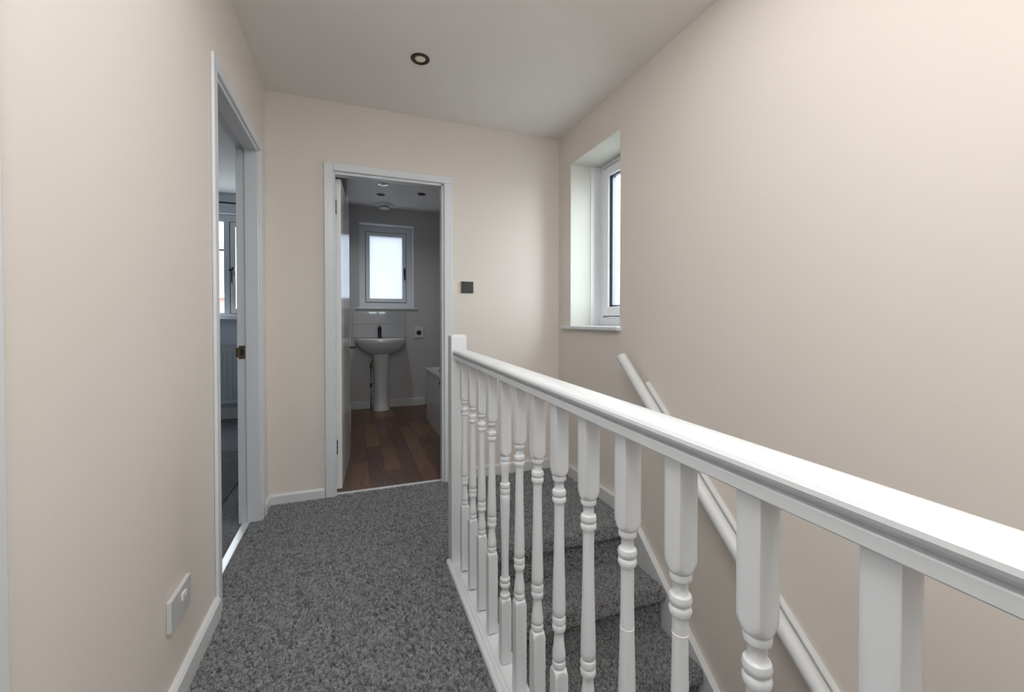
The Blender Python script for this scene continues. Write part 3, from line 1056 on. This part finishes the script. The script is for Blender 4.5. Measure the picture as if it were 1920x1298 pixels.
downlight(0.323, 2.171, H, 0.047, M['bronze'], M['lens'], 'dark rimmed recessed downlight in the landing ceiling')
downlight(0.291, 4.516, ZC, 0.055, M['chrome'], M['lens_bright'], 'bright white downlight nearest the bathroom door')
bl = bpy.data.lights.new('bathroom_downlight', 'SPOT')
bl.energy = 8
bl.color = (0.93, 0.97, 1.0)
bl.spot_size = R(150)
bl.spot_blend = 1.0
bl.shadow_soft_size = 0.05
blo = bpy.data.objects.new('bathroom_downlight', bl)
blo.location = (0.291, 4.516, ZC-0.02)
COL.objects.link(blo)
downlight(0.293, 4.903, ZC, 0.045, M['bronze'], M['black'], 'unlit dark downlight behind the bright one in the bathroom')
downlight(0.711, 4.724, ZC, 0.045, M['bronze'], M['black'], 'unlit dark downlight at the right of the bathroom ceiling')
ev = tag(empty('extractor_vent', (0.356, 5.30, ZC)), 'round white extractor vent on the bathroom ceiling above the window', 'vent')
bm = new_bm()
lathe(bm, [(0.105, 0), (0.105, -0.010), (0.098, -0.022), (0.080, -0.026)], 32)
obj('outer_ring', bm, M['upvc'], ev, 40)
bm = new_bm()
lathe(bm, [(0.03, -0.020), (0.03, -0.036), (0.066, -0.040), (0.062, -0.050), (0.02, -0.056)], 32)
obj('centre_disc', bm, M['upvc'], ev, 40)

# ------------------------------------------------------------------ bathroom fittings
# basin
bs = tag(empty('pedestal_basin', (0.315, YF-0.002, 0)), 'white ceramic pedestal basin under the bathroom window', 'basin')


def dshape(w, d, z, n=28, flat=0.0, cx=0.0):
    """D outline: straight back at y=0, bowed front at y=-d"""
    pts = []
    for j in range(n+1):
        a = math.pi*j/n
        ex = 0.72
        cx_ = math.copysign(abs(math.cos(a))**ex, math.cos(a))
        sy_ = abs(math.sin(a))**ex
        pts.append((cx+w/2*cx_, -d*(0.18+0.82*sy_) if 0 < j < n else -d*0.16, z))
    pts.append((cx-w/2, 0, z))
    pts.append((cx+w/2, 0, z))
    return pts


bm = new_bm()
zr = 0.868
outer = [(0.17, 0.17, 0.66), (0.26, 0.24, 0.685), (0.40, 0.33, 0.725), (0.51, 0.395, 0.775), (0.555, 0.415, 0.81), (0.575, 0.422, 0.828), (0.58, 0.425, zr-0.006), (0.572, 0.420, zr)]
rs = [dshape(w, d, z) for w, d, z in outer]
inner = [(0.53, 0.398, zr-0.001), (0.50, 0.38, zr-0.02), (0.42, 0.33, zr-0.07), (0.24, 0.24, zr-0.12), (0.05, 0.16, zr-0.13)]


def dinner(w, d, z, n=28):
    pts = []
    for j in range(n+1):
        a = math.pi*j/n
        ex = 0.8
        cx_ = math.copysign(abs(math.cos(a))**ex, math.cos(a))
        pts.append((w/2*cx_, -0.10-(d-0.10)*(abs(math.sin(a))**ex), z))
    pts.append((-w/2*0.7, -0.095, z))
    pts.append((w/2*0.7, -0.095, z))
    return pts


rs += [dinner(*i) for i in inner]
rings(bm, rs)
obj('basin_bowl', bm, M['ceramic'], bs, 45)
bm = new_bm()
rs = []
for z, w, d in ((0.006, 0.205, 0.215), (0.02, 0.205, 0.215), (0.06, 0.185, 0.20), (0.35, 0.178, 0.19), (0.55, 0.182, 0.20), (0.64, 0.20, 0.22), (0.70, 0.21, 0.23)):
    n = 20
    r_ = []
    for j in range(n+1):
        a = math.pi*j/n
        r_.append((w/2*math.copysign(abs(math.cos(a))**0.7, math.cos(a)), -0.03-d*(abs(math.sin(a))**0.7)*0.9, z))
    rs.append(r_)
rings(bm, rs)
obj('pedestal', bm, M['ceramic'], bs, 45)
tp = new_bm()
lathe(tp, [(0.024, zr), (0.024, zr+0.012), (0.021, zr+0.02), (0.021, zr+0.105), (0.023, zr+0.110), (0.023, zr+0.130), (0.01, zr+0.134)], 20, centre=(-0.012, -0.055, 0))
tube(tp, [(-0.012, -0.06, zr+0.085), (-0.012, -0.12, zr+0.080), (-0.012, -0.165, zr+0.066)], 0.012, 14)
box(tp, -0.026, 0.002, -0.13, -0.045, zr+0.133, zr+0.145, 0.004, 2)
box(tp, -0.018, -0.006, -0.040, -0.028, zr, zr+0.17, 0.002, 1)
tag(obj('mixer_tap', tp, M['dark_chrome'], bs, 40), 'chrome monobloc mixer tap')
tp = new_bm()
tube(tp, [(-0.115, -0.04, 0.0), (-0.115, -0.04, 0.56), (-0.08, -0.05, 0.62)], 0.009, 10)
lathe(tp, [(0.014, 0), (0.014, 0.05)], 10, centre=(-0.115, -0.04, 0.27))
lathe(tp, [(0.014, 0), (0.014, 0.04)], 10, centre=(-0.115, -0.04, 0.50))
tag(obj('supply_pipe', tp, M['brass'], bs, 40), 'dull metal water pipe with valve')
# splashback of large tiles
spb = tag(empty('splashback', (0.31, YF, 0.88)), 'glossy pale grey tiled splashback behind the basin', 'splashback')
obj('grout_bed', B((-0.315, 0.318, -0.006, 0, -0.005, 0.315)), M['grout'], spb)
for a, b_ in ((-0.315, -0.018), (-0.015, 0.315)):
    for c, d in ((-0.003, 0.155), (0.158, 0.312)):
        obj('tile', B((a, b_, -0.010, -0.004, c, d, 0.0012, 1)), M['tile'], spb)
# toilet roll fitting
tr = tag(empty('toilet_roll_holder', (0.782, YF, 0.935)), 'small white square wall fitting with a black centre right of the basin', 'toilet roll holder')
obj('backplate', B((-0.058, 0.058, -0.012, 0, -0.075, 0.075, 0.006, 2)), M['ceramic'], tr)
bm = new_bm()
lathe(bm, [(0.030, 0), (0.030, 0.004), (0.022, 0.006)], 20, mtx=Matrix.Translation((0, -0.012, -0.005)) @ Matrix.Rotation(R(90), 4, 'X'))
tag(obj('black_hub', bm, M['black'], tr), 'black round centre')

# bathtub
tb = tag(empty('bathtub', (1.08, 3.80, 0)), 'white bathtub with glossy side panel at the right of the bathroom', 'bathtub')
bx0, bx1, by0, by1, bzt = 0.745-1.08, 1.415-1.08, 2.96-3.80, 4.63-3.80, 0.572
bm = new_bm()


def rrect(x0, x1, y0, y1, r, z, n=6):
    pts = []
    for cx, cy, a0 in ((x1-r, y0+r, -90), (x1-r, y1-r, 0), (x0+r, y1-r, 90), (x0+r, y0+r, 180)):
        for j in range(n+1):
            a = R(a0+90*j/n)
            pts.append((cx+r*math.cos(a), cy+r*math.sin(a), z))
    return pts


rs = [rrect(bx0+0.002, bx1, by0, by1, 0.02, bzt-0.035), rrect(bx0-0.008, bx1, by0, by1+0.006, 0.02, bzt-0.030), rrect(bx0-0.010, bx1, by0, by1+0.008, 0.022, bzt-0.008), rrect(bx0-0.004, bx1, by0, by1+0.002, 0.022, bzt),
      rrect(bx0+0.055, bx1-0.04, by0+0.07, by1-0.10, 0.12, bzt-0.002), rrect(bx0+0.07, bx1-0.055, by0+0.09, by1-0.12, 0.12, bzt-0.03),
      rrect(bx0+0.11, bx1-0.10, by0+0.22, by1-0.18, 0.12, 0.20), rrect(bx0+0.16, bx1-0.15, by0+0.3, by1-0.25, 0.10, 0.16)]
rings(bm, rs)
obj('tub_shell', bm, M['acrylic'], tb, 50)
obj('side_panel', B((bx0, bx0+0.012, by0, by1, 0.004, bzt-0.03, 0.002, 1)), M['acrylic'], tb)
obj('end_panel', B((bx0, bx1, by1-0.012, by1, 0.004, bzt-0.03, 0.002, 1)), M['acrylic'], tb)
bm = new_bm()
lathe(bm, [(0.016, bzt), (0.016, bzt+0.03), (0.012, bzt+0.035)], 14, centre=(0.812-1.08, 0.36, 0))
tag(obj('bath_tap', bm, M['chrome'], tb, 40), 'small chrome bath tap')
bm = new_bm()
box(bm, bx0-0.018, bx0-0.006, -0.03, 0.02, bzt-0.075, bzt-0.045, 0.004, 2)
obj('grip', bm, M['dark_chrome'], tb)

# ------------------------------------------------------------------ bedroom things seen through the left doorway
rd = tag(empty('radiator', (-1.35, YF-0.09, 0.18)), 'white ribbed panel radiator under the bedroom window', 'radiator')
RW = 0.5
bm = new_bm()
box(bm, -0.55, 0.42, -0.02, 0.055, 0, 0.65, 0.006, 2)
obj('body', bm, M['radiator'], rd)
x = -0.52
while x < 0.40:
    bm = new_bm()
    pr = [(x, -0.019), (x+0.006, -0.030), (x+0.026, -0.030), (x+0.032, -0.019)]
    t2 = bmesh.new()
    rings(bm, [[(px, py+0.010, 0.045) for px, py in pr], [(px, py, 0.065) for px, py in pr], [(px, py, 0.575) for px, py in pr], [(px, py+0.010, 0.595) for px, py in pr]])
    t2.free()
    obj('rib', bm, M['radiator'], rd)
    x += 0.046
bm = new_bm()
box(bm, -0.55, 0.42, -0.028, 0.055, 0.632, 0.655, 0.004, 2)
obj('top_grille', bm, M['radiator'], rd)
cp = tag(empty('curtain_pole', (-1.3, YF-0.10, 2.352)), 'thin black curtain pole above the bedroom window', 'curtain pole')
bm = new_bm()
tube(bm, [(-0.85, 0, 0), (0.75, 0, 0)], 0.009, 12)
obj('pole', bm, M['black'], cp, 50)
for xx in (-0.8, 0.7):
    bm = new_bm()
    tube(bm, [(xx, 0, 0), (xx, 0.10, 0)], 0.007, 10)
    lathe(bm, [(0.022, 0), (0.022, 0.006)], 14, mtx=Matrix.Translation((xx, 0.10, 0)) @ Matrix.Rotation(R(90), 4, 'X'))
    obj('bracket', bm, M['black'], cp)
for xx, s_ in ((-0.85, -1), (0.75, 1)):
    bm = new_bm()
    lathe(bm, [(0.004, 0), (0.016, 0.008), (0.020, 0.02), (0.012, 0.034), (0.003, 0.038)], 14, mtx=Matrix.Translation((xx, 0, 0)) @ Matrix.Rotation(R(90*s_), 4, 'Y'))
    obj('finial', bm, M['black'], cp, 50)
rg = new_bm()
rings(rg, [rrect(-1.9, -0.72, 1.9, 4.05, 0.28, z, 10) for z in (0.001, 0.010)] + [rrect(-1.895, -0.725, 1.905, 4.045, 0.28, 0.012, 10)])
tag(obj('floor_rug', rg, M['rug']), 'charcoal rug with rounded corners on the bedroom carpet', 'rug')

# ------------------------------------------------------------------ outside
def house(name, loc, rz, w, d, h, wins, label, wallm):
    e = tag(empty(name, loc, rz), label, 'house')
    obj('wall', B((-w/2, w/2, 0, d, 0, h)), wallm, e)
    bm = new_bm()
    prism(bm, [(-0.3, h-0.05), (d+0.3, h-0.05), (d/2, h+d*0.38)], 'x', -w/2-0.3, w/2+0.3)
    obj('roof', bm, M['roof_tile'], e)
    obj('fascia', B((-w/2-0.3, w/2+0.3, -0.36, -0.30, h-0.12, h+0.04)), M['upvc'], e)
    for (wx, wz, ww, hh) in wins:
        bm = new_bm()
        frame_ring(bm, 'y', wx, wx+ww, wz, wz+hh, 0.07, -0.03, 0.03, 0)
        box(bm, wx+ww/2-0.03, wx+ww/2+0.03, -0.03, 0.03, wz, wz+hh)
        f = obj('window', bm, M['upvc'], e)
        obj('pane', B((wx+0.06, wx+ww-0.06, -0.008, 0.01, wz+0.06, wz+hh-0.06)), M['dark_glass'], f)
    return e


G = -2.8
dR = Vector((0.588, 0.848, 0)).normalized()
house('neighbour_house', (dR.x*16+0.2, dR.y*16+0.5, G), -math.atan2(dR.x, dR.y), 4.6, 6, 4.0,
      [(-1.75, 2.6, 1.3, 1.1), (-0.08, 2.9, 1.0, 0.8), (1.1, 0.9, 1.1, 1.1), (-1.6, 0.9, 1.1, 1.1)], 'white rendered house outside beyond the stair window', M['house_render'])
dL = Vector((-0.290, 1.179, 0)).normalized()
house('street_house', (dL.x*20, dL.y*20, G), -math.atan2(dL.x, dL.y), 9, 7, 4.9,
      [(-3.8, 2.9, 1.2, 1.2), (-1.6, 2.9, 1.2, 1.2), (-0.15, 2.6, 0.5, 1.6), (1.6, 2.9, 1.4, 1.2), (-3.4, 0.6, 1.2, 1.2), (1.7, 0.6, 1.4, 1.2)],
      'brick house across the road outside the bedroom window', M['brick'])
tag(obj('ground', B((-60, 60, -60, 60, G-0.1, G)), M['paving']), 'pale paved ground outside the house', 'ground', kind='structure')
